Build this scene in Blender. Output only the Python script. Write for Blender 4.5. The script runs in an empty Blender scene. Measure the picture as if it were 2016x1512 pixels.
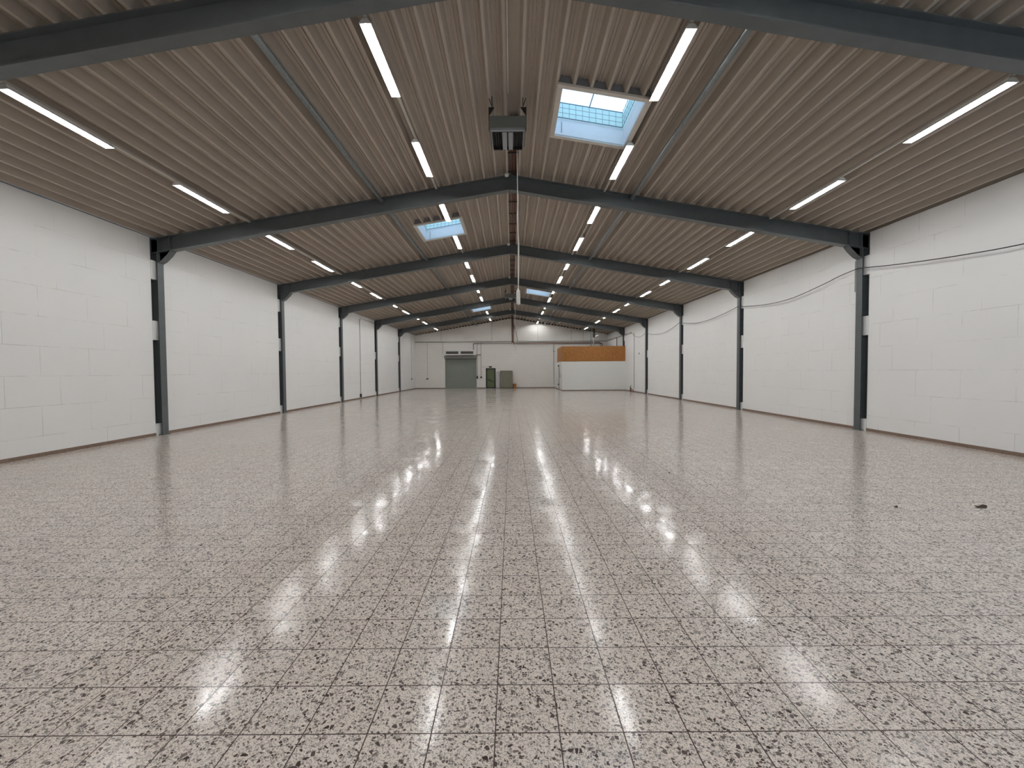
import bpy, math, random
from mathutils import Matrix, Vector
random.seed(7)
S = bpy.context.scene
COL = S.collection

# ------------------------------------------------------------------ camera
cam = bpy.data.objects.new('camera', bpy.data.cameras.new('camera'))
COL.objects.link(cam)
cam.data.sensor_width = 36.0
cam.data.lens = 819.73 / 2016 * 36
cam.data.clip_end = 200
cam.matrix_world = Matrix.Translation((0.032, 0, 1.691)) @ Matrix.Rotation(math.pi / 2 - 0.0302, 4, 'X') @ Matrix.Rotation(-0.0068, 4, 'Z')
S.camera = cam

# ------------------------------------------------------------------ sky, exposure, light levels
SKY = (0.50, 0.72, 1.0); SKY_STRENGTH = 1.05
TUBE = (0.98, 1.0, 1.0); TUBE_STRENGTH = 62.0
W = bpy.data.worlds.new('sky'); S.world = W; W.use_nodes = True
bg = W.node_tree.nodes['Background']
bg.inputs[0].default_value = (*SKY, 1); bg.inputs[1].default_value = SKY_STRENGTH
S.view_settings.view_transform = 'Standard'
S.view_settings.look = 'None'
S.view_settings.exposure = 1.36
S.view_settings.gamma = 1.0
S.view_settings.use_curve_mapping = False
S.cycles.max_bounces = 10
S.cycles.diffuse_bounces = 6
S.cycles.glossy_bounces = 4
S.cycles.caustics_reflective = False
S.cycles.use_denoising = True

# ------------------------------------------------------------------ measures (metres; the hall runs along +Y)
SL = 0.1693; APEX = 7.033                  # underside of the roof deck: z = APEX - SL*|x|
BAY = 6.119; F0 = 5.439                    # first portal frame in view and the spacing of the frames
FR = [F0 + BAY * i for i in range(6)]
YB = 42.15; YF = -1.3                      # back wall, wall behind the camera
XW = 9.73                                  # side walls
def rz(x): return APEX - SL * abs(x)

# ------------------------------------------------------------------ mesh helper
class MB:
    def __init__(s): s.v = []; s.f = []; s.sm = []
    def add(s, vs, fs, smooth=False):
        b = len(s.v); s.v += [tuple(p) for p in vs]
        for f in fs: s.f.append([b + i for i in f]); s.sm.append(smooth)
        return s
    def box(s, x0, x1, y0, y1, z0, z1):
        return s.add([(x0,y0,z0),(x1,y0,z0),(x1,y1,z0),(x0,y1,z0),(x0,y0,z1),(x1,y0,z1),(x1,y1,z1),(x0,y1,z1)],
                     [(0,3,2,1),(4,5,6,7),(0,1,5,4),(1,2,6,5),(2,3,7,6),(3,0,4,7)])
    def hexa(s, p):                        # eight corners, bottom four then top four
        return s.add(p, [(0,3,2,1),(4,5,6,7),(0,1,5,4),(1,2,6,5),(2,3,7,6),(3,0,4,7)])
    def prism(s, poly, axis, a, b):        # closed polygon extruded along an axis
        n = len(poly)
        def P(q, t):
            return {'x': (t, q[0], q[1]), 'y': (q[0], t, q[1]), 'z': (q[0], q[1], t)}[axis]
        return s.add([P(q, a) for q in poly] + [P(q, b) for q in poly],
                     [tuple(range(n))[::-1], tuple(range(n, 2 * n))] + [(i, (i + 1) % n, n + (i + 1) % n, n + i) for i in range(n)])
    def tube(s, path, r, n=10, cap=True):
        P = [Vector(p) for p in path]; rings = []; up = None
        for i, p in enumerate(P):
            d = (P[min(i + 1, len(P) - 1)] - P[max(i - 1, 0)]).normalized()
            if up is None: up = Vector((0, 0, 1)) if abs(d.z) < .9 else Vector((0, 1, 0))
            a = d.cross(up); 
            if a.length < .05: a = d.cross(Vector((1, 0, 0)))
            a.normalize(); b = a.cross(d).normalized(); up = b
            rr = r[i] if isinstance(r, (list, tuple)) else r
            rings.append([p + (a * math.cos(2 * math.pi * k / n) + b * math.sin(2 * math.pi * k / n)) * rr for k in range(n)])
        vs = [q for ring in rings for q in ring]; fs = []
        for i in range(len(P) - 1):
            for k in range(n):
                fs.append((i * n + k, i * n + (k + 1) % n, (i + 1) * n + (k + 1) % n, (i + 1) * n + k))
        s.add(vs, fs, True)
        if cap:
            s.add(rings[0], [tuple(range(n))[::-1]]); s.add(rings[-1], [tuple(range(n))])
        return s
    def lathe(s, prof, c, n=20):           # (radius, z) pairs around the vertical through c
        vs = []; m = len(prof)
        for r, z in prof:
            for k in range(n):
                t = 2 * math.pi * k / n; vs.append((c[0] + r * math.cos(t), c[1] + r * math.sin(t), c[2] + z))
        fs = [(i * n + k, i * n + (k + 1) % n, (i + 1) * n + (k + 1) % n, (i + 1) * n + k) for i in range(m - 1) for k in range(n)]
        s.add(vs, fs, True); s.add(vs[:n], [tuple(range(n))[::-1]]); s.add(vs[-n:], [tuple(range(n))])
        return s

def obj(name, mb, mat, parent=None, bevel=0):
    me = bpy.data.meshes.new(name); me.from_pydata(mb.v, [], mb.f); me.validate()
    me.polygons.foreach_set('use_smooth', [True if (i < len(mb.sm) and mb.sm[i]) else False for i in range(len(me.polygons))])
    me.materials.append(mat); me.update()
    o = bpy.data.objects.new(name, me); COL.objects.link(o)
    if parent: o.parent = parent
    if bevel:
        m = o.modifiers.new('bevel', 'BEVEL'); m.width = bevel; m.segments = 2; m.limit_method = 'ANGLE'
    return o
def tag(o, label, cat, group=None, kind=None):
    o['label'] = label; o['category'] = cat
    if group: o['group'] = group
    if kind: o['kind'] = kind
    return o
def thing(name, label, cat, loc=(0, 0, 0), group=None):
    o = bpy.data.objects.new(name, None); o.empty_display_size = .1; COL.objects.link(o); o.location = loc
    return tag(o, label, cat, group)
def struct(o, label=None, cat=None):
    o['kind'] = 'structure'
    if label: o['label'] = label
    if cat: o['category'] = cat
    return o
def copy_tree(o, parent=None):
    c = o.copy(); COL.objects.link(c)
    if parent: c.parent = parent
    for ch in KIDS.get(o.name, []): 
        d = copy_tree(ch, c)
    return c
KIDS = {}
def index_kids():
    KIDS.clear()
    for o in COL.objects:
        if o.parent: KIDS.setdefault(o.parent.name, []).append(o)

# ------------------------------------------------------------------ materials
class NT:
    def __init__(s, name):
        s.m = bpy.data.materials.new(name); s.m.use_nodes = True; s.t = s.m.node_tree
        s.b = s.t.nodes['Principled BSDF']
    def n(s, typ, **kw):
        q = s.t.nodes.new(typ)
        for k, v in kw.items(): setattr(q, k, v)
        return q
    def l(s, a, b): s.t.links.new(a, b)
    def val(s, sock, v):
        if hasattr(v, 'links') or isinstance(v, bpy.types.NodeSocket): s.l(v, sock)
        else: sock.default_value = v
    def math(s, op, a, b=0.0, c=None, clamp=False):
        q = s.n('ShaderNodeMath', operation=op); q.use_clamp = clamp
        s.val(q.inputs[0], a); s.val(q.inputs[1], b)
        if c is not None: s.val(q.inputs[2], c)
        return q.outputs[0]
    def mix(s, f, a, b, mode='MIX'):
        q = s.n('ShaderNodeMix', data_type='RGBA', blend_type=mode)
        s.val(q.inputs[0], f)
        s.val(q.inputs[6], (*a, 1) if isinstance(a, tuple) and len(a) == 3 else a)
        s.val(q.inputs[7], (*b, 1) if isinstance(b, tuple) and len(b) == 3 else b)
        return q.outputs[2]
    def ramp(s, f, stops):
        q = s.n('ShaderNodeValToRGB'); s.val(q.inputs[0], f)
        e = q.color_ramp.elements
        while len(e) < len(stops): e.new(.5)
        for i, (p, c) in enumerate(stops): e[i].position = p; e[i].color = (*c, 1) if len(c) == 3 else c
        return q.outputs[0]
    def pos(s): return s.n('ShaderNodeNewGeometry').outputs['Position']
    def obj(s): return s.n('ShaderNodeTexCoord').outputs['Object']
    def noise(s, vec, scale, detail=3, rough=.5):
        q = s.n('ShaderNodeTexNoise'); s.l(vec, q.inputs['Vector'])
        q.inputs['Scale'].default_value = scale; q.inputs['Detail'].default_value = detail; q.inputs['Roughness'].default_value = rough
        return q.outputs[0]
    def bump(s, h, strength=.3, dist=.01):
        q = s.n('ShaderNodeBump'); q.inputs['Strength'].default_value = strength; q.inputs['Distance'].default_value = dist
        s.l(h, q.inputs['Height']); s.l(q.outputs[0], s.b.inputs['Normal']); return q

def mat(name, col, rough=.5, metal=0.0, var=.12, scale=6.0, spec=.5, bump=0.0, bscale=60):
    t = NT(name); p = t.obj()
    c = t.mix(t.noise(p, scale, 4), tuple(v * (1 - var) for v in col), tuple(min(1, v * (1 + var)) for v in col))
    t.l(c, t.b.inputs['Base Color'])
    t.b.inputs['Roughness'].default_value = rough; t.b.inputs['Metallic'].default_value = metal
    t.b.inputs['Specular IOR Level'].default_value = spec
    if bump: t.bump(t.noise(p, bscale, 3), bump, .004)
    return t.m

def floor_mat():
    t = NT('terrazzo_tiles'); sep = t.n('ShaderNodeSeparateXYZ'); P = t.pos(); t.l(P, sep.inputs[0])
    u = t.math('DIVIDE', t.math('SUBTRACT', sep.outputs[0], -0.0571), .3)
    v = t.math('DIVIDE', t.math('SUBTRACT', sep.outputs[1], 1.8982), .3)
    def edge(a):
        f = t.math('FRACT', a); return t.math('MINIMUM', f, t.math('SUBTRACT', 1.0, f))
    e = t.math('MINIMUM', edge(u), edge(v))
    joint = t.math('LESS_THAN', e, .0095)
    cid = t.n('ShaderNodeCombineXYZ'); t.l(t.math('FLOOR', u), cid.inputs[0]); t.l(t.math('FLOOR', v), cid.inputs[1])
    wn = t.n('ShaderNodeTexWhiteNoise', noise_dimensions='3D'); t.l(cid.outputs[0], wn.inputs['Vector'])
    tv, tc = wn.outputs[0], wn.outputs[1]
    # each tile has its own pattern of stone chips
    sc = t.n('ShaderNodeVectorMath', operation='SCALE'); t.l(tc, sc.inputs[0]); sc.inputs[3].default_value = 13.0
    off = t.n('ShaderNodeVectorMath', operation='ADD'); t.l(P, off.inputs[0]); t.l(sc.outputs[0], off.inputs[1])
    ds = t.n('ShaderNodeTexNoise'); t.l(off.outputs[0], ds.inputs['Vector']); ds.inputs['Scale'].default_value = 45
    dsc = t.n('ShaderNodeVectorMath', operation='SCALE'); t.l(ds.outputs[1], dsc.inputs[0]); dsc.inputs[3].default_value = .012
    wp = t.n('ShaderNodeVectorMath', operation='ADD'); t.l(off.outputs[0], wp.inputs[0]); t.l(dsc.outputs[0], wp.inputs[1])
    base = t.mix(t.noise(off.outputs[0], 90, 3, .6), (.70, .625, .57), (.95, .87, .81))
    base = t.mix(t.math('MULTIPLY', tv, .30), base, (.62, .50, .42))
    base = t.mix(t.math('MULTIPLY', t.noise(P, .55, 3), .26), base, (.52, .41, .34))
    def chips(scale, thr, ed, base, ramp, amt=1.0):
        a = t.n('ShaderNodeTexVoronoi', feature='F1', voronoi_dimensions='2D'); a.inputs['Scale'].default_value = scale; t.l(wp.outputs[0], a.inputs['Vector'])
        b = t.n('ShaderNodeTexVoronoi', feature='DISTANCE_TO_EDGE', voronoi_dimensions='2D'); b.inputs['Scale'].default_value = scale; t.l(wp.outputs[0], b.inputs['Vector'])
        s3 = t.n('ShaderNodeSeparateXYZ'); t.l(a.outputs['Color'], s3.inputs[0])
        k = t.math('MULTIPLY', t.math('GREATER_THAN', s3.outputs[0], thr), t.math('GREATER_THAN', b.outputs['Distance'], ed))
        return t.mix(t.math('MULTIPLY', k, amt), base, t.ramp(s3.outputs[1], ramp))
    base = chips(170, .52, .10, base, [(0, (.22, .19, .17)), (.5, (.40, .36, .325)), (.8, (.48, .43, .39)), (1, (.92, .90, .87))])
    base = chips(74, .66, .12, base, [(0, (.08, .055, .048)), (.35, (.18, .15, .135)), (.75, (.32, .29, .265)), (1, (.50, .455, .42))])
    base = chips(46, .915, .13, base, [(0, (.06, .042, .038)), (.6, (.13, .10, .09)), (1, (.24, .20, .18))])
    base = t.mix(joint, base, (.060, .036, .028))
    t.l(base, t.b.inputs['Base Color'])
    r = t.math('ADD', t.math('ADD', .065, t.math('MULTIPLY', tv, .09)), t.math('MULTIPLY', t.noise(P, 1.1, 4), .08))
    r = t.math('ADD', r, t.math('MULTIPLY', joint, .4))
    t.l(r, t.b.inputs['Roughness']); t.b.inputs['IOR'].default_value = 1.34
    # tiles are laid a hair out of level, one against the next
    ct = t.n('ShaderNodeVectorMath', operation='SUBTRACT'); t.l(tc, ct.inputs[0]); ct.inputs[1].default_value = (.5, .5, .5)
    c2 = t.n('ShaderNodeVectorMath', operation='MULTIPLY'); t.l(ct.outputs[0], c2.inputs[0]); c2.inputs[1].default_value = (.020, .015, 0)
    bp = t.n('ShaderNodeBump'); bp.inputs['Strength'].default_value = .35; bp.inputs['Distance'].default_value = .0012
    t.l(t.math('SUBTRACT', t.math('MULTIPLY', t.noise(P, 12, 3), .25), joint), bp.inputs['Height'])
    ad = t.n('ShaderNodeVectorMath', operation='ADD'); t.l(bp.outputs[0], ad.inputs[0]); t.l(c2.outputs[0], ad.inputs[1])
    nm = t.n('ShaderNodeVectorMath', operation='NORMALIZE'); t.l(ad.outputs[0], nm.inputs[0])
    t.l(nm.outputs[0], t.b.inputs['Normal'])
    return t.m

def block_wall_mat(name, ax, bw=.625, bh=.62, col=(.78, .775, .765)):
    t = NT(name); P = t.pos(); sep = t.n('ShaderNodeSeparateXYZ'); t.l(P, sep.inputs[0])
    cb = t.n('ShaderNodeCombineXYZ'); t.l(sep.outputs[ax], cb.inputs[0]); t.l(t.math('SUBTRACT', sep.outputs[2], .42), cb.inputs[1])
    br = t.n('ShaderNodeTexBrick'); t.l(cb.outputs[0], br.inputs['Vector'])
    br.inputs['Scale'].default_value = 1.0; br.inputs['Brick Width'].default_value = bw * 1.6; br.inputs['Row Height'].default_value = bh
    br.inputs['Mortar Size'].default_value = .006; br.inputs['Mortar Smooth'].default_value = .3; br.offset = .37
    vis = t.math('MULTIPLY', t.math('SUBTRACT', t.noise(P, 1.5, 4, .7), .44), 6.0, clamp=True)
    j = t.math('MULTIPLY', br.outputs['Fac'], vis)
    c = t.mix(t.noise(P, .7, 3), tuple(v * .96 for v in col), tuple(min(1, v * 1.03) for v in col))
    c = t.mix(t.math('MULTIPLY', j, .42), c, (.30, .27, .25))
    scf = t.math('GREATER_THAN', t.noise(P, 3.3, 5, .75), .735)
    c = t.mix(t.math('MULTIPLY', scf, .18), c, (.35, .32, .30))
    t.l(c, t.b.inputs['Base Color']); t.b.inputs['Roughness'].default_value = .75
    t.b.inputs['Specular IOR Level'].default_value = .25
    h = t.math('SUBTRACT', t.math('MULTIPLY', t.noise(P, 55, 4, .6), .35), t.math('MULTIPLY', j, 1.2))
    t.bump(h, .5, .004)
    return t.m

def deck_mat():
    t = NT('painted_roof_deck'); P = t.pos()
    mp = t.n('ShaderNodeMapping'); mp.inputs['Scale'].default_value = (3, .08, 1); t.l(P, mp.inputs[0])
    c = t.mix(t.noise(mp.outputs[0], 2.5, 4), (.40, .35, .295), (.44, .385, .325))
    t.l(c, t.b.inputs['Base Color']); t.b.inputs['Roughness'].default_value = .45
    t.b.inputs['Specular IOR Level'].default_value = .35
    return t.m

def osb_mat():
    t = NT('osb_board'); P = t.obj()
    mp = t.n('ShaderNodeMapping'); mp.inputs['Scale'].default_value = (1, 1, 2.4); t.l(P, mp.inputs[0])
    v = t.n('ShaderNodeTexVoronoi'); v.inputs['Scale'].default_value = 13; t.l(mp.outputs[0], v.inputs['Vector'])
    s3 = t.n('ShaderNodeSeparateXYZ'); t.l(v.outputs['Color'], s3.inputs[0])
    c = t.ramp(s3.outputs[0], [(0, (.26, .095, .016)), (.5, (.36, .145, .026)), (.85, (.41, .175, .038)), (1, (.47, .22, .06))])
    c = t.mix(t.math('MULTIPLY', t.noise(P, 1.2, 3), .3), c, (.33, .14, .035))
    t.l(c, t.b.inputs['Base Color']); t.b.inputs['Roughness'].default_value = .6
    t.bump(s3.outputs[1], .3, .003)
    return t.m

def emit_mat(name, col, strength):
    t = NT(name); e = t.n('ShaderNodeEmission'); e.inputs[0].default_value = (*col, 1); e.inputs[1].default_value = strength
    t.l(e.outputs[0], t.t.nodes['Material Output'].inputs[0]); return t.m

def glass_mat():
    t = NT('clear_dome_glazing')
    g = t.n('ShaderNodeBsdfGlossy'); g.inputs['Roughness'].default_value = .05
    tr = t.n('ShaderNodeBsdfTransparent'); tr.inputs[0].default_value = (.95, .97, .97, 1)
    m = t.n('ShaderNodeMixShader'); m.inputs[0].default_value = .06; t.l(tr.outputs[0], m.inputs[1]); t.l(g.outputs[0], m.inputs[2])
    t.l(m.outputs[0], t.t.nodes['Material Output'].inputs[0]); return t.m

def opal_mat():
    t = NT('translucent_upstand')
    d = t.n('ShaderNodeBsdfDiffuse'); d.inputs[0].default_value = (.75, .85, .84, 1)
    tr = t.n('ShaderNodeBsdfTranslucent'); tr.inputs[0].default_value = (.80, .93, .90, 1)
    m = t.n('ShaderNodeMixShader'); m.inputs[0].default_value = .5; t.l(d.outputs[0], m.inputs[1]); t.l(tr.outputs[0], m.inputs[2])
    t.l(m.outputs[0], t.t.nodes['Material Output'].inputs[0]); return t.m

M = dict(
    floor=floor_mat(), wside=block_wall_mat('painted_block_wall', 1), wback=block_wall_mat('painted_back_wall', 0, .5, .31, (.84, .815, .775)),
    deck=deck_mat(), osb=osb_mat(), tube=emit_mat('fluorescent_tube', TUBE, TUBE_STRENGTH), glass=glass_mat(), opal=opal_mat(),
    base=mat('brown_skirting', (.20, .135, .10), .45, var=.3, scale=20),
    steel=mat('grey_painted_steel', (.094, .105, .108), .40, var=.18, scale=5, bump=.1),
    galv=mat('galvanised_strut', (.19, .21, .215), .38, .55, var=.3, scale=14),
    dark=mat('recess_shade', (.03, .028, .026), .8),  # near-black colour that paints in the shade of recesses and deck gaps
    white=mat('white_metal', (.78, .77, .74), .4, var=.04),
    refl=mat('light_reflector', (.42, .42, .41), .45, var=.02),
    rail=mat('light_rail_grey', (.52, .49, .44), .4, var=.08),
    collar=mat('skylight_collar_grey', (.22, .22, .23), .6), frame=mat('window_frame_beige', (.60, .56, .50), .5, var=.06, bump=.1),
    shaft=mat('skylight_shaft_white', (.80, .83, .86), .6, var=.04),
    wire=mat('grid_wire', (.16, .17, .22), .4, .3),
    heat=mat('heater_grey', (.155, .165, .15), .45, var=.1),
    lip=mat('heater_edge', (.30, .32, .34), .4, .2, var=.1),
    black=mat('black_plastic', (.018, .018, .018), .45),
    copper=mat('brown_pipe', (.16, .070, .045), .4, .25, var=.3, scale=9),
    cable=mat('white_cable', (.62, .60, .56), .45), bcable=mat('black_cable', (.025, .022, .024), .5),
    pend=mat('pendant_white', (.66, .64, .60), .4), cond=mat('grey_conduit', (.40, .385, .355), .45, var=.1),
    tray=mat('metal_tray', (.42, .40, .36), .28, .8, var=.2, scale=3),
    roller=mat('roller_grey', (.25, .275, .245), .42, var=.07), rbox=mat('roller_box', (.24, .24, .22), .5, var=.1),
    green=mat('green_door', (.115, .150, .058), .35, var=.22, scale=3), dbar=mat('dark_green_bar', (.022, .032, .010), .4),
    lockr=mat('locker_grey', (.215, .205, .155), .45, var=.08), lseam=mat('locker_seam', (.09, .085, .06), .6),
    orange=mat('orange_plastic', (.42, .17, .035), .5, var=.25, scale=9), roomw=mat('room_white', (.76, .77, .75), .5, var=.03),
    lilac=mat('pale_grey_metal', (.56, .54, .55), .4, var=.05), leaf=mat('dry_leaf', (.06, .035, .02), .8, var=.4, scale=30),
    grille=mat('dark_grille', (.05, .042, .036), .5),
)

# ------------------------------------------------------------------ floor
struct(obj('floor', MB().box(-10.2, 10.2, YF - .3, YB + .3, -.2, 0), M['floor']), 'glossy terrazzo tile floor of the hall', 'floor')

# ------------------------------------------------------------------ roof deck with skylight openings
SKYL = [  # x range and y range of each outer frame
    (0.89, 2.60, 7.63, 9.33), (-3.17, -1.56, 13.72, 15.42), (0.92, 2.57, 25.95, 27.65), (-3.12, -1.52, 32.05, 33.75)]
FRW = .10
def rib_profile(sgn):
    pts = [(0.0, .150)]
    c = .26 if sgn > 0 else .06
    while c < 9.95:
        pts += [(c - .068, .150), (c - .023, 0), (c + .023, 0), (c + .068, .150)]
        pts += [(c + .115, .150), (c + .122, .135), (c + .136, .135), (c + .143, .150),
                (c + .167, .150), (c + .174, .135), (c + .188, .135), (c + .195, .150)]
        c += .31
    if sgn < 0: pts[1] = (.0001, .150)
    pts = [p for p in pts if p[0] <= 9.95]; pts.append((9.95, pts[-1][1]))
    out = [pts[0]]
    for p in pts[1:]:
        if p[0] > out[-1][0] + 1e-5: out.append(p)
    return out
def lerp_h(pts, x):
    for a, b in zip(pts, pts[1:]):
        if a[0] <= x <= b[0]: return a[1] + (b[1] - a[1]) * (x - a[0]) / (b[0] - a[0])
    return .150
for sgn, side in ((-1, 'left'), (1, 'right')):
    pts = rib_profile(sgn)
    holes = [(abs(a) if sgn > 0 else abs(b), abs(b) if sgn > 0 else abs(a), y0, y1) for a, b, y0, y1 in SKYL if (a > 0) == (sgn > 0)]
    holes = [(a + FRW * .6, b - FRW * .6, y0 + FRW * .6, y1 - FRW * .6) for a, b, y0, y1 in holes]
    xs = sorted(set([p[0] for p in pts] + [q for h in holes for q in h[:2]]))
    mb = MB(); Y0, Y1 = YF - .25, YB + .28
    for a, b in zip(xs, xs[1:]):
        ha, hb = lerp_h(pts, a), lerp_h(pts, b); mid = (a + b) / 2
        cuts = [Y0, Y1]
        for h in sorted(holes, key=lambda h: h[2]):
            if h[0] < mid < h[1]: cuts[-1:-1] = [h[2], h[3]]
        for y0, y1 in zip(cuts[::2], cuts[1::2]):
            z0, z1 = rz(a) + ha, rz(b) + hb
            q = [(sgn * a, y0, z0), (sgn * b, y0, z1), (sgn * b, y1, z1), (sgn * a, y1, z0)]
            mb.add(q, [(0, 1, 2, 3)])
    struct(obj('ceiling_' + side, mb, M['deck']), 'beige ribbed metal roof deck, ' + side + ' slope', 'ceiling')

# ------------------------------------------------------------------ walls
SLOT = .20
BLK = [(0.0, .32), (2.62, 3.14), (4.27, 4.78)]
for sgn, side in ((-1, 'left'), (1, 'right')):
    mb = MB(); seg = [YF - .25] + [q for f in FR for q in (f - SLOT, f + SLOT)] + [YB + .1]
    top = rz(XW)
    for a, b in zip(seg[::2], seg[1::2]):
        x = sorted((sgn * XW, sgn * (XW + .27)))
        mb.box(x[0], x[1], a, b, 0, top)
    for i, f in enumerate(FR):
        for k, (z0, z1) in enumerate(BLK):
            if i == 4 and k == 2: continue
            x = sorted((sgn * (XW - .012), sgn * (XW + .17)))
            for s2 in (-1, 1):
                y = sorted((f + s2 * .017, f + s2 * (SLOT + .002)))
                mb.box(x[0], x[1], y[0], y[1], z0, z1)
    struct(obj('wall_' + side, mb, M['wside']), 'white painted block wall on the ' + side, 'wall')
    x = sorted((sgn * (XW + .27), sgn * (XW + .31)))
    struct(obj('trim_1' if sgn < 0 else 'trim_2', MB().box(x[0], x[1], YF - .25, YB + .28, 0, 5.6), M['dark']), 'dark sheet painted as shade deep in the column recesses, ' + side, 'trim')  # backing sheet coloured as the shade deep inside the slots
    mb = MB()
    for a, b in zip(seg[::2], seg[1::2]):
        x = sorted((sgn * XW, sgn * (XW - .016)))
        mb.prism([(x[0], 0), (x[1], 0), (x[1], .068 if sgn < 0 else .075), (x[0], .075 if sgn < 0 else .068)], 'y', a, b)
    struct(obj('baseboard_' + side, mb, M['base']), 'low brown skirting along the ' + side + ' wall', 'baseboard')
def gable(name, y0, y1, m):
    p = [(-10.0, 0), (10.0, 0), (10.0, rz(10.0)), (0, APEX), (-10.0, rz(10.0))]
    return obj(name, MB().prism(p, 'y', y0, y1), m)
# back wall with the two door openings left open
DX0, DX1, DZ = -6.70, -3.56, 3.30
GX0, GX1, GZ = -2.61, -1.62, 2.03
mb = MB()
def bw(x0, x1, z0): 
    xs = [x0] + ([0.0] if x0 < 0 < x1 else []) + [x1]
    for a, b in zip(xs, xs[1:]):
        mb.prism([(a, z0), (b, z0), (b, rz(b)), (a, rz(a))], 'y', YB, YB + .2)
bw(-10.0, DX0, 0); bw(DX0, DX1, DZ); bw(DX1, GX0, 0); bw(GX0, GX1, GZ); bw(GX1, 10.0, 0)
struct(obj('wall_back', mb, M['wback']), 'white painted gable wall at the far end', 'wall')
mb = MB(); wf0, wf1, wfz = 3.2, 8.6, 3.0
def fw(x0, x1, z0):
    xs = [x0] + ([0.0] if x0 < 0 < x1 else []) + [x1]
    for a, b in zip(xs, xs[1:]): mb.prism([(a, z0), (b, z0), (b, rz(b)), (a, rz(a))], 'y', YF - .2, YF)
fw(-10.0, wf0, 0); fw(wf0, wf1, wfz); fw(wf1, 10.0, 0)
struct(obj('wall_front', mb, M['wback']), 'white wall behind the camera with an added glazed door', 'wall')
d = bpy.data.objects.new('added_door', None); COL.objects.link(d); d.location = (wf0, YF - .12, 0); struct(d, 'added wide glazed door behind the camera, unseen', 'glazed door')  # unseen door added to bring bluish daylight onto the near floor
mb = MB(); n = 4; pw = (wf1 - wf0) / n
for k in range(n + 1): mb.box(k * pw - (.06 if k else 0), k * pw + (.06 if k < n else 0), -.03, .03, 0, wfz)
mb.box(.06, wf1 - wf0 - .06, -.03, .03, 0, .08).box(.06, wf1 - wf0 - .06, -.03, .03, wfz - .08, wfz)
obj('door_frame', mb, M['steel'], d)
for k in range(n): obj('glass_pane', MB().box(k * pw + .06, (k + 1) * pw - .06, -.006, .006, .08, wfz - .08), M['glass'], d)
def cap(name, y0, y1, zb=0):
    p = [(-10.05, zb), (10.05, zb), (10.05, rz(10.05) + .2), (0, APEX + .25), (-10.05, rz(10.05) + .2)]
    struct(obj(name, MB().prism(p, 'y', y0, y1), M['dark']), 'dark sheet painted as shade in the deck gaps above the gable', 'trim')  # shade between the ribs is put into this sheet's colour
cap('trim_3', YB + .26, YB + .30); cap('trim_4', YF - .30, YF - .26, 4.5)
mb = MB()
for a, b in ((-XW, DX0 - .04), (DX1 + .04, GX0 - .02), (GX1 + .02, 4.32)): mb.box(a, b, YB - .016, YB, 0, .075)
struct(obj('baseboard_back', mb, M['base']), 'low brown skirting along the far wall', 'baseboard')

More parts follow.
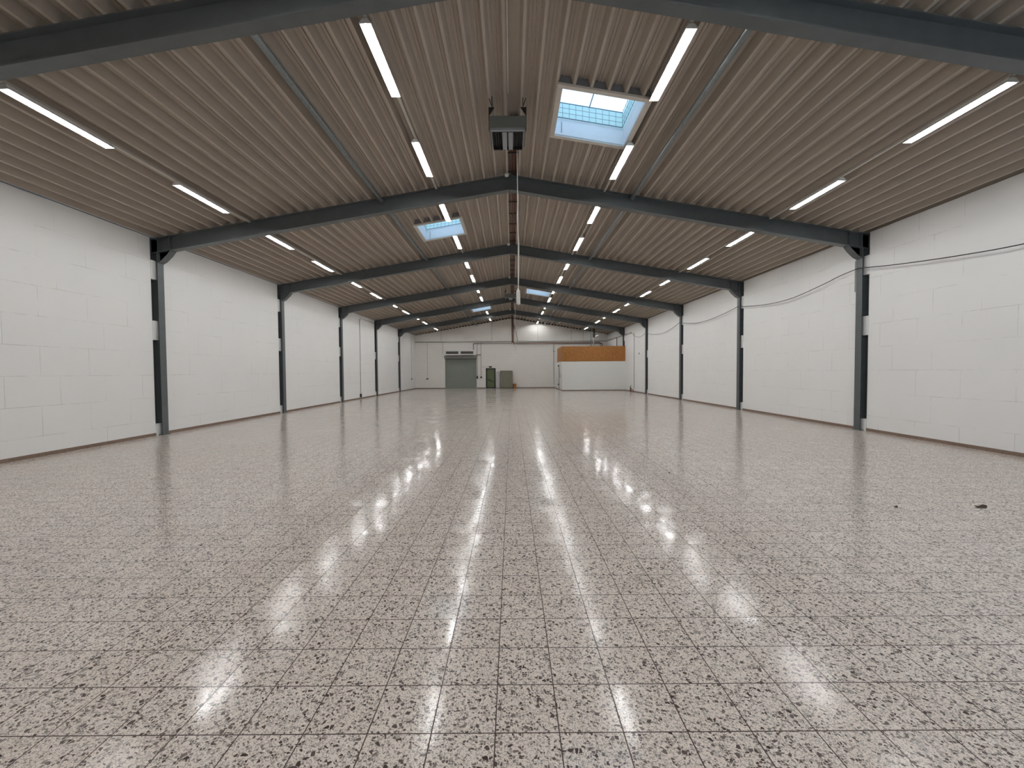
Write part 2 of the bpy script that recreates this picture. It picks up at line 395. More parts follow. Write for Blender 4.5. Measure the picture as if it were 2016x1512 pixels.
# ------------------------------------------------------------------ skylights (windows of the roof)
SKN = ['nearest skylight, on the right slope, with wire grid and opener', 'skylight on the left slope beyond the second frame in view',
       'small far skylight on the right slope', 'farthest skylight, on the left slope']
for i, (a, b, y0, y1) in enumerate(SKYL):
    r = bpy.data.objects.new('window_%d' % (i + 1), None); COL.objects.link(r); r.empty_display_size = .1
    cx, cy = (a + b) / 2, (y0 + y1) / 2; r.location = (cx, cy, rz(cx)); struct(r, SKN[i], 'skylight')
    def L(x, y, h): return (x - cx, y - cy, rz(x) + h - rz(cx))
    def slab(mb, x0, x1, ya, yb, h0, h1):
        return mb.hexa([L(x0, ya, h0), L(x1, ya, h0), L(x1, yb, h0), L(x0, yb, h0), L(x0, ya, h1), L(x1, ya, h1), L(x1, yb, h1), L(x0, yb, h1)])
    w = FRW; mb = MB()
    for q in ((a, b, y0, y0 + w), (a, b, y1 - w, y1), (a, a + w, y0 + w, y1 - w), (b - w, b, y0 + w, y1 - w)): slab(mb, *q, -.045, 0)
    obj('window_frame', mb, M['frame'], r, .004)
    ia, ib, ja, jb = a + w, b - w, y0 + w, y1 - w; T = .02
    def ring(h0, h1, T=T, o=0.0):
        mb = MB()
        for q in ((ia - T + o, ib + T - o, ja - T + o, ja + o), (ia - T + o, ib + T - o, jb - o, jb + T - o), (ia - T + o, ia + o, ja + o, jb - o), (ib - o, ib + T - o, ja + o, jb - o)): slab(mb, *q, h0, h1)
        return mb
    obj('shaft', ring(-.01, .34), M['shaft'], r)
    obj('upstand', ring(.34, .70), M['opal'], r)
    obj('collar', ring(-.005, .24, .05, -.021), M['collar'], r)
    mb = MB(); slab(mb, ia - .04, ib + .04, ja - .04, jb + .04, .70, .715); obj('glazing', mb, M['glass'], r)
    # wire basket grid inside the upstand
    mb = MB(); g = .035; n = 10; rr = .004
    for k in range(n + 1):
        x = ia + g + (ib - ia - 2 * g) * k / n
        for y in (ja + g, jb - g): mb.tube([L(x, y, .34), L(x, y, .66)], rr, 6)
        y = ja + g + (jb - ja - 2 * g) * k / n
        for x in (ia + g, ib - g): mb.tube([L(x, y, .34), L(x, y, .66)], rr, 6)
    for h in (.345, .45, .555, .66):
        q = .009 if h in (.345, .66) else rr
        mb.tube([L(ia + g, ja + g, h), L(ib - g, ja + g, h), L(ib - g, jb - g, h), L(ia + g, jb - g, h), L(ia + g, ja + g, h)], q, 6)
    obj('wire_grid', mb, M['wire'], r)
    mb = MB(); ex = (ia + ib) / 2
    mb.tube([L(ex, ja + .38, .60), L(ex, jb - .05, .645)], .012, 8)
    slab(mb, ex - .06, ex + .03, ja + .30, ja + .42, .56, .64); slab(mb, ex + .05, ex + .11, ja + .30, ja + .44, .50, .64)
    obj('opener', mb, M['wire'], r)
    obj('pull_cord', MB().tube([L(ia + .16, jb - .012, .27), L(ia + .16, jb - .012, .04)], .005, 6), M['wire'], r)

# ------------------------------------------------------------------ steel portal frames
DEP = .40; XC = 9.62                       # rafter depth, inner face of the column
def ibeam_x(mb, x0, x1, ztop, depth, w, tf=.018, tw=.012):    # sloping I beam between two x positions
    def q(h0, h1, hw):
        mb.hexa([(x0, -hw, ztop(x0) + h0), (x1, -hw, ztop(x1) + h0), (x1, hw, ztop(x1) + h0), (x0, hw, ztop(x0) + h0),
                 (x0, -hw, ztop(x0) + h1), (x1, -hw, ztop(x1) + h1), (x1, hw, ztop(x1) + h1), (x0, hw, ztop(x0) + h1)])
    q(-tf, 0, w / 2); q(-depth, -depth + tf, w / 2); q(-depth + tf, -tf, tw / 2)
def make_frame(y, label):
    r = thing('portal_frame', label, 'steel frame', (0, y, 0), 'steel portal frames of the hall')
    for s in (-1, 1):
        mb = MB(); zt = rz(XC) - DEP + .02
        def bx(a, b, y0, y1, z0, z1): 
            x = sorted((s * a, s * b)); mb.box(x[0], x[1], y0, y1, z0, z1)
        bx(XC, XC + .016, -.10, .10, 0, zt); bx(XC + .244, XC + .26, -.10, .10, 0, rz(XC + .26)); bx(XC + .016, XC + .244, -.006, .006, 0, rz(XC + .26))
        obj('column', mb, M['steel'], r)
        x = sorted((s * (XC - .03), s * (XC + .10)))
        obj('base_plate', MB().box(x[0], x[1], -.12, .12, 0, .018), M['steel'], r)
        mb = MB(); x = sorted((0.0, s * (XC + .244)))
        ibeam_x(mb, x[0], x[1], rz, DEP, .20)
        obj('rafter', mb, M['steel'], r)
        mb = MB()                           # small welded bracket in the knee
        za = rz(XC) - DEP; L_ = .36
        P = [(XC, za - .27), (XC, za + .01), (XC - L_, rz(XC - L_) - DEP + .005)]
        mb.prism([(s * p[0], p[1]) for p in P], 'y', -.006, .006)
        A, B = P[0], P[2]; nx, nz = -.010, -.014
        C_ = (XC - .10, za - .215); D_ = (XC - .27, za - .055)
        path = [A, C_, D_, B]
        for p, q in zip(path, path[1:]):
            mb.hexa([(s * p[0], -.10, p[1]), (s * q[0], -.10, q[1]), (s * q[0], .10, q[1]), (s * p[0], .10, p[1]),
                     (s * (p[0] + nx), -.10, p[1] + nz), (s * (q[0] + nx), -.10, q[1] + nz), (s * (q[0] + nx), .10, q[1] + nz), (s * (p[0] + nx), .10, p[1] + nz)])
        mb.prism([(s * XC, za - .27), (s * (XC - .10), za - .215), (s * (XC - .27), za - .055), (s * (XC - L_), rz(XC - L_) - DEP + .01), (s * XC, za + .02)], 'y', -.006, .006)
        obj('knee_bracket', mb, M['steel'], r)
        for xx in (XC, XC - .32, XC + .244):
            x = sorted((s * xx, s * (xx - .014)))
            obj('stiffener', MB().box(x[0], x[1], -.098, .098, rz(xx) - DEP + .018, rz(xx) - .02), M['steel'], r)
    obj('ridge_plate', MB().box(-.014, .014, -.10, .10, APEX - DEP - .03, APEX - .02), M['steel'], r)
    return r
ordn = ['nearest', 'second', 'third', 'fourth', 'fifth', 'sixth']
fr0 = make_frame(FR[0], 'dark grey steel portal frame cutting the top corners, nearest to the camera')
index_kids()
for i in range(1, 6):
    c = copy_tree(fr0); c.location.y = FR[i]
    c['label'] = ['', 'dark grey steel portal frame, first with its columns in view', 'dark grey steel portal frame, second with columns in view',
                  'dark grey steel portal frame, third with columns in view', 'dark grey steel portal frame, fourth with columns in view',
                  'farthest dark grey steel portal frame, its right column behind the white room'][i]

# ------------------------------------------------------------------ longitudinal roof struts
st = None
for sgn, x in ((-1, -3.49), (1, 3.33)):
    for k in range(6):
        a = FR[k] + .007; b = (FR[k + 1] if k < 5 else YB) - .007
        z = rz(x) - .085
        lab = 'grey tube strut under the %s roof slope, %s from the camera' % ('left' if sgn < 0 else 'right', ordn[k])
        r = thing('roof_strut', lab, 'strut', (x, a, z), 'grey tube struts under the roof deck')
        obj('strut_tube', MB().tube([(0, .03, 0), (0, b - a - .03, 0)], .055, 12), M['galv'], r)
        for yy in (0.0, b - a - .05): obj('end_plate', MB().box(-.008, .008, yy, yy + .05, -.06, .05).box(-.05, .05, yy + (.044 if yy == 0 else 0), yy + (.05 if yy == 0 else .006), -.06, .05), M['steel'], r)

# ------------------------------------------------------------------ strip lights and their rails
def make_light():
    r = thing('strip_light', '', 'ceiling light')
    Ln = 1.56; pw = .084
    obj('housing', MB().box(-.035, .035, .02, Ln - .02, -.045, 0), M['white'], r, .004)
    o1 = [(-.030, -.045), (-pw, -.086), (-pw + .004, -.088), (-.028, -.049), (.028, -.049), (pw - .004, -.088), (pw, -.086), (.030, -.045)]
    obj('reflector', MB().prism(o1, 'y', .0, Ln), M['refl'], r)
    for ya, yb in ((-.006, .004), (Ln - .004, Ln + .006)):
        obj('end_cap', MB().prism([(-.034, -.02), (-pw - .002, -.078), (-pw - .002, -.089), (pw + .002, -.089), (pw + .002, -.078), (.034, -.02)], 'y', ya, yb), M['white'], r)
    obj('tube', MB().tube([(0, .03, -.066), (0, Ln - .03, -.066)], .0145, 8), M['tube'], r)
    return r
ROWS = [('outer left', -7.08), ('inner left', -1.985), ('inner right', 2.575), ('outer right', 7.08)]
proto = make_light(); index_kids(); first = True
RAILZ = .045
for rn, x in ROWS:
    cnt = 0
    for y in (FR[0] - BAY + .52, FR[0] - BAY + 3.54):  # unseen lamps added over the camera to brighten the near floor
        o = proto if first else copy_tree(proto); first = False
        o.location = (x, y, rz(abs(x) + .03) - RAILZ)
        o['label'] = 'added unseen lit batten above the camera in the %s row, %s one' % (rn, 'rear' if y < 1 else 'front'); o['group'] = 'added strip lights above the camera'
    for k in range(6):
        starts = [FR[k] + .52, FR[k] + 3.54]
        if k == 5: starts = {'inner right': [FR[k] + .5, FR[k] + 4.2], 'outer right': [FR[k] + 2.6]}.get(rn, [FR[k] + 2.5])
        if rn == 'inner left' and k == 4: starts = [FR[k] + 4.0]
        for y in starts:
            o = proto if first else copy_tree(proto); first = False
            zz = rz(abs(x) + .03) - RAILZ
            o.location = (x, y, zz); cnt += 1
            num = ['nearest', 'second', 'third', 'fourth', 'fifth', 'sixth', 'seventh', 'eighth', 'ninth', 'tenth', 'eleventh', 'twelfth'][cnt - 1]
            o['label'] = 'lit fluorescent batten, %s from the camera in the %s row' % (num, rn)
            o['group'] = 'strip lights in the %s row' % rn
        # grey mounting rail of this bay, broken where a skylight interrupts the row
        a = FR[k] + .105; b = (FR[k + 1] if k < 5 else YB + .10) - .105
        runs = [(a, b)]
        for (s0, s1, y0, y1) in SKYL:
            if s0 - .08 < x < s1 + .08 and a < y0 < b: runs = [(a, y0 - .01), (y1 + .01, b)]
        for j, (p, q) in enumerate(runs):
            nm = ordn[k]
            mb = MB().box(-.022, .022, 0, q - p, -RAILZ, 0)
            mb.box(-.026, .026, 0, q - p, -RAILZ - .001, -RAILZ + .006)
            o = obj('light_rail', mb, M['rail']); o.location = (x, p, rz(abs(x) + .03))
            ex = '' if len(runs) == 1 else (', before skylight' if j == 0 else ', beyond skylight')
            tag(o, 'grey rail of the %s light row, %s bay from camera%s' % (rn, nm, ex), 'rail', 'mounting rails of the strip lights')
# unlit batten hung low over the white room
r = thing('unlit_strip_light', 'small unlit white batten hanging low above the chipboard parapet', 'ceiling light', (8.02, 38.2, 4.98))
obj('housing', MB().box(-.05, .05, 0, 1.65, -.03, .03), M['white'], r, .006)
for yy in (.3, 1.4): obj('hanger_wire', MB().tube([(0, yy, .03), (0, yy, rz(8.02) - 4.98)], .006, 6), M['cond'], r)

# ------------------------------------------------------------------ unit heaters at the ridge
def make_heater(y, label):
    r = thing('unit_heater', label, 'heater', (-.02, y, 6.40), 'grey unit heaters under the ridge')
    obj('casing', MB().box(-.355, .355, 0, .70, .0, .235), M['heat'], r, .006)
    obj('front_lip', MB().prism([(-.012, -.045), (.05, -.045), (.05, .004), (-.004, .004)], 'x', -.33, .33), M['lip'], r)
    obj('outlet_box', MB().box(-.30, -.292, .05, .69, -.06, 0).box(.292, .30, .05, .69, -.06, 0).box(-.30, .30, .68, .69, -.06, 0).box(-.292, .292, .05, .68, -.006, .0), M['black'], r)
    for x in (-.105, .015): obj('center_panel', MB().box(x, x + .09, .05, .68, -.062, -.052), M['lip'], r)
    mb = MB()
    for x in (-.27, -.225, -.18, -.15, .135, .17, .21, .25): mb.prism([(x, -.055), (x + .004, -.058), (x + .022, -.012), (x + .018, -.010)], 'y', .05, .68)
    obj('louvre', mb, M['black'], r)
    for s in (-1, 1):
        x = sorted((s * .305, s * .325)); obj('side_flap', MB().box(x[0], x[1], .06, .66, -.045, 0), M['lip'], r)
        x = sorted((s * .355, s * .365)); obj('hanger', MB().prism([(.02, -.03), (.09, -.03), (.09, .42), (.02, .42)], 'x', x[0], x[1])
            .prism([(s * .36, .40), (s * .25, .40), (s * .36, .235)], 'y', .012, .022), M['black'], r)
        x = sorted((s * .355, s * .365)); obj('hanger_rod', MB().tube([(s * .30, .02, .40), (s * .30, .02, rz(.32) + .03 - 6.40)], .008, 6)
            .tube([(s * .30, .02, .42), (s * .355, .02, rz(.37) + .0 - 6.40)], .008, 6), M['black'], r)
    return r
h1 = make_heater(8.20, 'grey unit heater hanging at the ridge close to the camera')
index_kids(); h2 = copy_tree(h1); h2.location.y = 26.56; h2['label'] = 'far grey unit heater hanging at the ridge beyond the third visible frame'
def make_pendant(x, y, label):
    r = thing('pendant_switch', label, 'pendant switch', (x, y, 3.13), 'pendant switches hanging from the heaters')
    path = [(-.01, 0, 3.93), (-.004, 0, 3.0), (.0, 0, 2.0), (.006, 0, 1.2), (.0, 0, .33)]
    obj('cable', MB().tube(path, .009, 8), M['cable'], r)
    obj('loop_cable', MB().tube([(-.004, 0, 2.0), (-.012, .0, 1.9), (.022, .0, 1.25), (.016, 0, .7), (.004, 0, .33)], .007, 8), M['cable'], r)
    obj('handset', MB().lathe([(.02, -.005), (.036, .006), (.042, .03), (.042, .27), (.036, .30), (.020, .31), (.012, .345)], (0, 0, 0), 20), M['pend'], r)
    return r
p1 = make_pendant(.180, 9.02, 'white pendant switch on a long cable below the near heater')
index_kids(); p2 = copy_tree(p1); p2.location = (.275, 27.4, 3.13); p2['label'] = 'small far pendant switch on a long cable below the far heater'

# ------------------------------------------------------------------ pipes along the ridge and across the far wall
ZP = 7.072
def pipe(path, rad, label, clamp=None):
    r = thing('heating_pipe', label, 'pipe', path[0], 'brown heating pipes')
    o = Vector(path[0])
    P = []
    for i, p in enumerate(path):           # rounded elbows
        v = Vector(p)
        if 0 < i < len(path) - 1:
            a = (Vector(path[i - 1]) - v).normalized(); b = (Vector(path[i + 1]) - v).normalized()
            for t in (0, .25, .5, .75, 1): P.append(v + a * .09 * (1 - t) ** 2 + b * .09 * t ** 2)
        else: P.append(v)
    obj('pipe', MB().tube([p - o for p in P], rad, 10), M['copper'], r)
    return r
yb = YB - .12
pa = pipe([(.06, 8.95, ZP), (.06, yb, ZP), (.06, yb, 4.53), (-3.83, yb, 4.53), (-3.83, yb, 3.86)], .026, 'brown pipe from the ridge turning left to the air curtain')
pipe([(.125, 8.95, ZP), (.125, yb, ZP), (.125, yb, 4.56), (8.95, yb, 4.56), (8.95, yb, 2.6)], .026, 'upper brown pipe from the ridge turning right behind the chipboard')
pipe([(.19, 8.95, ZP), (.19, yb, ZP), (.19, yb, 4.46), (9.15, yb, 4.46), (9.15, yb, 2.6)], .030, 'lower brown pipe from the ridge turning right behind the chipboard')
for k in range(0, 34):
    y = 9.35 + .98 * k
    if min(abs(y - f) for f in FR) < .15: y += .3
    if 26.4 < y < 27.4 or y > 41.9: continue
    obj('pipe_clamp', MB().box(-.09, .17, y - 8.95, y - 8.95 + .025, -.056, -.030), M['black'], pa)
tag(obj('branch_pipe', MB().tube([(.24, YB - .06, 6.38), (.44, YB - .05, 5.9), (.62, YB - .05, 4.75)], .022, 8), M['copper']), 'thin slanting brown pipe beside the vertical pipes on the far gable', 'pipe')
tag(obj('ridge_cable', MB().tube([(-.005, YF + .02, 6.99), (-.005, 8.1, 6.99)], .008, 6), M['cable']), 'thin pale cable running along the ridge to the near heater', 'cable')
for i, f in enumerate(FR[1:], 1):
    r = thing('junction_box', 'small white round junction box at the ridge before the %s frame from the camera' % ordn[i], 'junction box', (-.07, f - .17, 6.99), 'round junction boxes at the ridge')
    obj('box_body', MB().lathe([(.035, .04), (.058, .03), (.060, -.01), (.050, -.045), (.02, -.055)], (0, 0, 0), 16), M['white'], r)
    obj('box_nipple', MB().tube([(0, -.11, 0), (0, -.055, 0)], .012, 8), M['cond'], r)

# ------------------------------------------------------------------ cables, trays and conduits
def catmull(P, n=6):
    P = [Vector(p) for p in P]; out = []
    for i in range(len(P) - 1):
        a, b, c, d = P[max(i - 1, 0)], P[i], P[i + 1], P[min(i + 2, len(P) - 1)]
        for k in range(n):
            t = k / n; out.append(.5 * ((2 * b) + (c - a) * t + (2 * a - 5 * b + 4 * c - d) * t * t + (3 * b - a - 3 * c + d) * t ** 3))
    out.append(P[-1]); return out
spans = [[(-1.2, 4.3), (.5, 4.02), (2.3, 3.95), (4, 4.0), (5.44, 4.15)], [(5.44, 4.15), (6.6, 4.0), (7.84, 4.01), (8.85, 4.09), (9.96, 4.22), (10.8, 4.34), (11.56, 4.47)],
         [(11.56, 4.47), (12.3, 4.40), (12.87, 4.30), (14.26, 4.13), (15.5, 4.13), (16.66, 4.23), (17.68, 4.37)], [(17.68, 4.37), (19, 4.22), (20.6, 4.12), (22.2, 4.18), (23.8, 4.41)],
         [(23.8, 4.41), (25.2, 4.16), (26.8, 4.04), (28.4, 4.15), (29.91, 4.37)], [(29.91, 4.37), (31.0, 4.22), (32.2, 4.30), (33.2, 4.62), (33.75, 4.78)]]
pts = []
for sp in spans:
    q = []
    for j, (y, z) in enumerate(sp):
        tt = min(1, min(j, len(sp) - 1 - j) / 1.0)
        q.append((9.598 if tt == 0 else 9.62, y, z))
    pts += catmull(q)[:-1] if sp is not spans[-1] else catmull(q)
tag(obj('hanging_cable', MB().tube(pts, .011, 8), M['bcable']), 'black cable slung in swags along the right wall', 'cable')
x0 = XW - .055
tag(obj('cable_tray', MB().box(-XW + .01, XW - .08, YB - .06, YB - .005, 4.665, 4.745).box(-XW + .01, XW - .08, YB - .075, YB - .06, 4.665, 4.672), M['tray']), 'shiny metal cable tray across the far wall', 'cable tray')
tag(obj('cable_tray', MB().box(x0, x0 + .05, 33.75, FR[5] - .22, 4.70, 4.78).box(x0, x0 + .05, FR[5] + .22, YB - .01, 4.70, 4.78), M['tray']), 'metal cable tray on the right wall above the white room', 'cable tray')
def conduit(path, label, r=.018, m='cond', box=None, name='conduit'):
    if box:
        o = thing(name, label, 'conduit', path[0]); v = Vector(path[0])
        obj('conduit_tube', MB().tube([Vector(p) - v for p in path], r, 8), M[m], o)
        b = box; obj('socket_box', MB().box(b[0] - v.x, b[1] - v.x, b[2] - v.y, b[3] - v.y, b[4] - v.z, b[5] - v.z), M['black'], o, .004)
        return o
    return tag(obj(name, MB().tube(path, r, 8), M[m]), label, 'conduit')
yc = YB - .025
for (x, z0, nm) in ((-7.09, 4.76, 'far left light row'), (-1.96, 4.76, 'inner left light row'), (2.66, 4.76, 'inner right light row'), (6.05, 4.76, 'stretch of gable between the right rows'), (7.25, 4.76, 'outer right light row')):
    conduit([(x, yc, z0), (x, yc, rz(x) - .02)], 'thin gable conduit rising to the ' + nm, .014)
conduit([(-8.50, yc, 4.66), (-8.50, yc, 1.04)], 'thin conduit on the far wall left of the shutter ending in a black socket', .014, box=(-8.63, -8.42, YB - .05, YB, .94, 1.04))
conduit([(-6.92, yc, 4.66), (-6.92, yc, 3.48)], 'short conduit dropping from the tray to the left end of the air curtain', .016)
conduit([(-3.46, yc, 4.66), (-3.46, yc, 1.2)], 'vertical conduit right of the shutter, nearer of two, with black switch', .026, box=(-3.53, -3.40, YB - .08, YB, .98, 1.24))
conduit([(-3.08, yc, 4.66), (-3.08, yc, 1.2)], 'vertical conduit right of the shutter, farther of two, with black switch', .026, box=(-3.16, -3.0, YB - .09, YB, 1.03, 1.20))
conduit([(-3.66, YB - .10, 3.30), (-3.5, YB - .10, 3.38), (-3.08, YB - .10, 3.41)], 'short dark cross pipe between the shutter box and the conduits', .035, 'rbox')
conduit([(-3.03, yc, 2.16), (-2.33, yc, 2.16)], 'thin horizontal conduit leading to the sign above the green door', .010)
conduit([(4.26, yc, 4.42), (4.26, yc, .36)], 'vertical conduit on the far wall beside the white room', .022, box=(4.23, 4.30, YB - .07, YB, 3.64, 3.76))
xl = -XW + .022; xr = XW - .022
conduit([(xl, 29.6, 5.14), (xl, 27.0, 5.18), (xl, 26.85, 5.12), (xl, 26.8, 5.0), (xl, 26.8, .30)], 'conduit running down the left wall to a socket near the floor', .018, box=(-XW, -XW + .09, 26.68, 26.80, .10, .32))
conduit([(xl, 40.45, 5.2), (xl, 40.45, 1.08)], 'conduit on the left wall near the far corner with small switch', .014, box=(-XW, -XW + .06, 40.38, 40.52, .95, 1.08))
conduit([(xr, 33.02, 4.72), (xr, 33.02, .30)], 'pale conduit down the right wall near the white room', .022)
conduit([(xr, 11.80, 4.72), (xr, 11.80, 3.86)], 'short conduit beside the nearest right column head', .012)
tag(obj('wall_sensor', MB().box(XW - .05, XW, 31.65, 31.80, 2.93, 3.05), M['cond'], None, .01), 'small grey sensor box on the right wall', 'sensor')

# ------------------------------------------------------------------ far wall: shutter, air curtain, door, lockers, bin
d = bpy.data.objects.new('door_1', None); COL.objects.link(d); d.location = ((DX0 + DX1) / 2, YB, 0); struct(d, 'grey roller shutter door in the far wall', 'roller door')
cx = (DX0 + DX1) / 2; hw = (DX1 - DX0) / 2
mb = MB(); z = .04; n = 34; hh = (DZ + .05) / n
for k in range(n):
    a, b = k * hh + .02, (k + 1) * hh + .02
    mb.prism([(.06, a), (.048, a + .012), (.044, (a + b) / 2), (.048, b - .012), (.06, b)], 'x', -hw, hw)
obj('shutter_curtain', mb, M['roller'], d)
obj('bottom_rail', MB().box(-hw, hw, .03, .07, 0, .06), M['rbox'], d)
for s in (-1, 1):
    x = sorted((s * (hw - .09), s * (hw + .02))); obj('guide_rail', MB().box(x[0], x[1], -.03, .06, 0, DZ), M['roller'], d)
obj('shutter_box', MB().prism([(0, 2.98), (-.32, 3.02), (-.36, 3.08), (-.36, 3.28), (-.32, 3.33), (0, 3.33)], 'x', -hw - .05, hw + .03), M['rbox'], d, .01)
r = thing('air_curtain', 'white air curtain unit with two dark grilles above the shutter', 'air curtain', (-5.16, YB, 3.60))
obj('casing', MB().box(-1.43, 1.43, -.62, 0, -.22, .21), M['white'], r, .02)
for a, b in ((-1.36, -.12), (.10, 1.36)):
    g = obj('grille', MB().box(a, b, -.632, -.615, -.13, .12), M['grille'], r)
    mb = MB()
    for k in range(5): zz = -.105 + k * .05; mb.box(a, b, -.642, -.630, zz, zz + .010)
    obj('grille_slats', mb, M['rbox'], g)
obj('bottom_edge', MB().box(-1.45, 1.45, -.66, -.62, -.25, -.19), M['white'], r, .01)
d = bpy.data.objects.new('door_2', None); COL.objects.link(d); d.location = ((GX0 + GX1) / 2, YB, 0); struct(d, 'green door in a black frame in the far wall', 'door')
hw = (GX1 - GX0) / 2
obj('door_frame', MB().box(-hw, -hw + .13, -.02, .12, 0, GZ).box(hw - .13, hw, -.02, .12, 0, GZ).box(-hw + .13, hw - .13, -.02, .12, GZ - .11, GZ), M['black'], d)
obj('door_panel', MB().box(-hw + .13, hw - .13, .04, .09, .09, GZ - .11), M['green'], d)
obj('threshold', MB().box(-hw + .13, hw - .13, -.01, .10, 0, .10), M['black'], d)
obj('slanting_bar', MB().tube([(-.29, .02, .90), (.29, .02, .64)], .03, 8), M['dbar'], d)
obj('door_handle', MB().tube([(-.33, .04, 1.02), (-.33, -.01, 1.02), (-.24, -.01, 1.02)], .010, 8), M['black'], d)
tag(obj('exit_sign', MB().box(-2.29, -2.0, YB - .09, YB, 2.09, 2.23), M['black'], None, .012), 'small dark emergency sign box above the green door', 'sign')
r = thing('narrow_cabinet', 'narrow pale cabinet between the green door and the lockers', 'cabinet', (-1.36, YB, 0))
obj('cabinet_body', MB().box(-.185, .185, -.24, -.01, .04, 1.62), M['lilac'], r, .006)
obj('cabinet_top', MB().box(-.13, .09, -.26, -.02, 1.62, 1.69), M['cond'], r, .004)
obj('cabinet_handle', MB().box(.06, .09, -.265, -.24, 1.20, 1.36), M['cond'], r)
obj('cabinet_plinth', MB().box(-.17, .17, -.22, -.02, 0, .04), M['base'], r)
r = thing('metal_locker', 'wide olive grey metal locker standing against the far wall', 'locker', (-.52, YB, 0))
obj('locker_body', MB().prism([(-.62, .05), (.62, .05), (.62, 1.70), (.56, 1.78), (-.56, 1.78), (-.62, 1.70)], 'y', -.44, -.01), M['lockr'], r, .004)
obj('locker_base', MB().box(-.60, .60, -.42, -.02, 0, .05), M['lseam'], r)
for k in range(4):
    x = -.60 + k * .30
    dd = obj('locker_door', MB().box(x + .008, x + .292, -.458, -.44, .09, 1.68), M['lockr'], r, .003)
    obj('locker_handle', MB().box(x + .25, x + .272, -.466, -.456, .92, 1.02), M['lseam'], dd)
    mb = MB()
    for j in range(4): mb.box(x + .09, x + .21, -.462, -.457, 1.48 + j * .04, 1.49 + j * .04)
    obj('vent_slots', mb, M['lseam'], dd)
r = thing('waste_bin', 'small orange bin on the floor right of the locker', 'bin', (.30, YB - .26, 0))
obj('bin_body', MB().lathe([(.13, 0), (.14, .02), (.18, .40), (.185, .42), (.17, .42), (.165, .40), (.125, .03), (.02, .025)], (0, 0, 0), 20), M['orange'], r)
obj('bin_rim', MB().lathe([(.178, .405), (.196, .41), (.196, .43), (.178, .435)], (0, 0, 0), 20), M['orange'], r)
hp = [(.19 * math.cos(t), 0, .42 + .07 * math.sin(t)) for t in [math.pi * k / 10 for k in range(11)]]
obj('bin_handle', MB().tube(hp, .008, 6), M['orange'], r)

# ------------------------------------------------------------------ white room with chipboard parapet
RX, RY, RH = 4.34, 35.62, 2.53
r = thing('storage_room', 'low white room with chipboard parapet in the far right corner', 'room', (RX, RY, 0))
def rb(mb, x0, x1, y0, y1, z0, z1): return mb.box(x0 - RX, x1 - RX, y0 - RY, y1 - RY, z0, z1)
obj('front_wall', rb(MB(), RX, XW - .001, RY, RY + .10, 0, RH), M['roomw'], r, .012)
obj('side_wall', rb(MB(), RX, RX + .10, RY + .10, YB, 0, RH), M['roomw'], r)
obj('room_roof', rb(MB(), RX + .10, XW - .001, RY + .10, FR[5] - .22, RH - .10, RH), M['roomw'], r)
obj('corner_trim', MB().box(-.012, .05, -.012, .05, .08, RH - .01), M['white'], r, .008)
obj('skirting', rb(rb(MB(), RX - .012, XW - .02, RY - .012, RY, 0, .07), RX - .012, RX, RY, YB - .02, 0, .07), M['base'], r)
for a, b in ((RX - .02, 6.93), (6.932, XW - .002)): obj('chipboard_panel', rb(MB(), a, b, RY - .02, RY, RH - .02, 3.80), M['osb'], r)
for a, b in ((RY, 37.15), (37.158, 39.35)): obj('chipboard_panel', rb(MB(), RX - .02, RX, a, b, RH + .0, 3.80), M['osb'], r)
dr = obj('room_door', rb(MB(), RX - .03, RX, 37.98, 40.6, .09, 2.30), M['roomw'], r, .004)
obj('door_gap', rb(MB(), RX - .034, RX - .001, 37.88, 37.96, .09, 2.30), M['lseam'], dr)
obj('latch', rb(rb(MB(), RX - .08, RX - .03, 37.0, 37.35, 1.12, 1.42), RX - .06, RX - .03, 37.3, 38.1, 1.40, 1.75), M['cond'], dr)
for z in (.42, 2.12): obj('hinge', rb(MB(), RX - .07, RX - .03, 38.0, 38.6, z, z + .11), M['black'], dr)
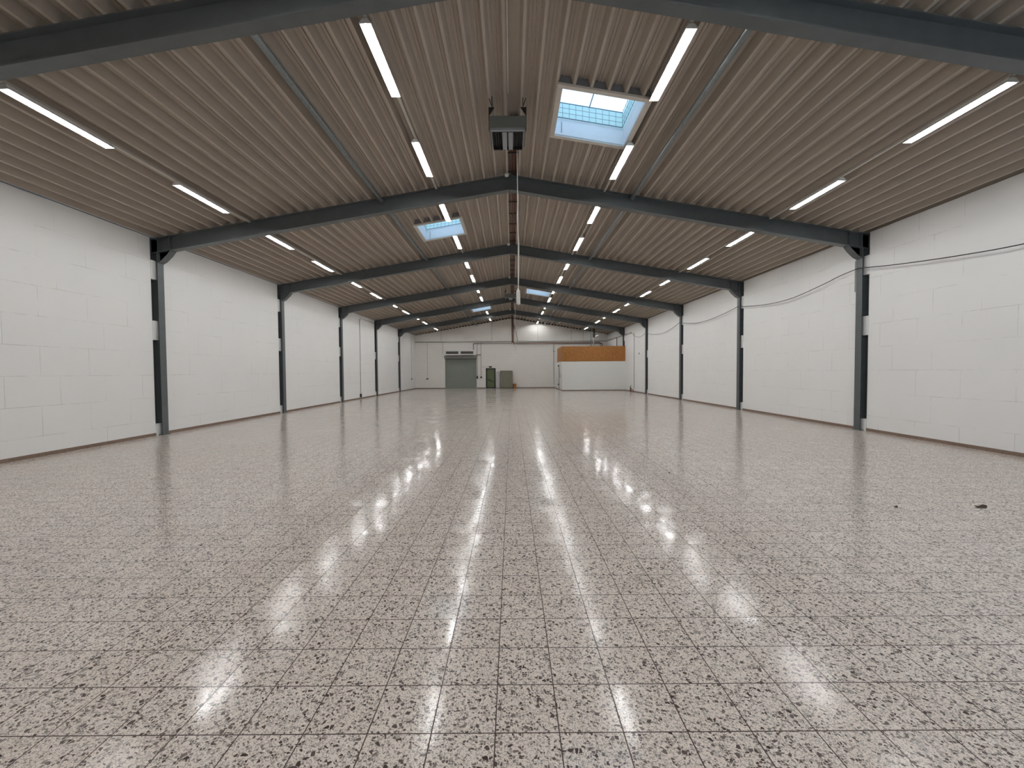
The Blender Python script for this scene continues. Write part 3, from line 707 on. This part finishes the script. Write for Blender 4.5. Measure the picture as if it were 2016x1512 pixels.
# flue and pipes rising out of the room
r = thing('flue_pipe', 'pale flue pipe with black upper collar rising above the white room', 'flue', (7.94, 40.2, 0))
obj('lower_pipe', MB().tube([(0, 0, 2.6), (0, 0, 4.92)], .055, 12), M['cond'], r)
obj('upper_collar', MB().tube([(0, 0, 4.90), (0, 0, rz(7.94) + .04)], .11, 14), M['black'], r)
conduit([(7.68, 40.4, 2.6), (7.68, 40.4, rz(7.68) + .02)], 'grey vertical pipe left of the flue above the white room', .04, 'galv')
conduit([(xr - .01, 38.4, 4.70), (xr - .01, 38.4, 2.6)], 'dark vertical pipe on the right wall above the chipboard', .03, 'copper')
r = thing('pipe_stubs', 'short brown pipe stubs with black lever at foot of right wall', 'pipe', (9.60, 33.45, 0))
obj('stub', MB().tube([(0, .22, 0), (0, .22, .30), (-.01, .20, .34)], .035, 10), M['copper'], r)
obj('stub', MB().tube([(0, 0, 0), (0, 0, .30)], .04, 10), M['copper'], r)
obj('valve_lever', MB().hexa([(-.02, .25, .30), (.02, .25, .30), (.02, .18, .34), (-.02, .18, .34), (-.02, .10, .46), (.02, .10, .46), (.02, .03, .50), (-.02, .03, .50)]), M['black'], r)
obj('floor_bracket', MB().prism([(-.30, 0), (-.42, 0), (-.34, .20), (-.30, .20)], 'x', .03, .09), M['copper'], r)

# ------------------------------------------------------------------ bits on the floor
def leaf(x, y, s, lab, a):
    vs = []; n = 9
    up = []; lo = []
    for k in range(n):
        t = k / (n - 1); w = math.sin(math.pi * t) ** .8 * .32 * (1 + .15 * math.sin(7 * t)); h = .006 + .10 * s * abs(t - .4) 
        up.append((t - .5, w, h + .010 * math.sin(9 * t))); lo.append((t - .5, -w * .8, h * .5))
    P = up + lo[::-1]
    ca, sa = math.cos(a), math.sin(a)
    Q = [(x + s * (ca * p[0] - sa * p[1]), y + s * (sa * p[0] + ca * p[1]), p[2]) for p in P]
    mb = MB(); m = len(up)
    top = Q; bot = [(p[0], p[1], max(.0005, p[2] - .003)) for p in Q]; N = len(Q)
    mb.add(top + bot, [(i, i + 1, N - 2 - i, N - 1 - i) for i in range(m - 1)] + [(N + N - 1 - i, N + N - 2 - i, N + i + 1, N + i) for i in range(m - 1)]
           + [(i, N + i, N + (i + 1) % N, (i + 1) % N) for i in range(N)])
    tag(obj('dry_leaf', mb, M['leaf']), lab, 'leaf', 'dry leaves on the floor')
leaf(5.74, 5.02, .16, 'dark curled dry leaf lying on the tiles at the far right', .2)
leaf(4.72, 5.04, .06, 'tiny dry scrap of leaf on the tiles left of the larger leaf', .5)
leaf(2.61, 6.8, .05, 'tiny dark scrap on the tiles right of the hall centre', 1.0)
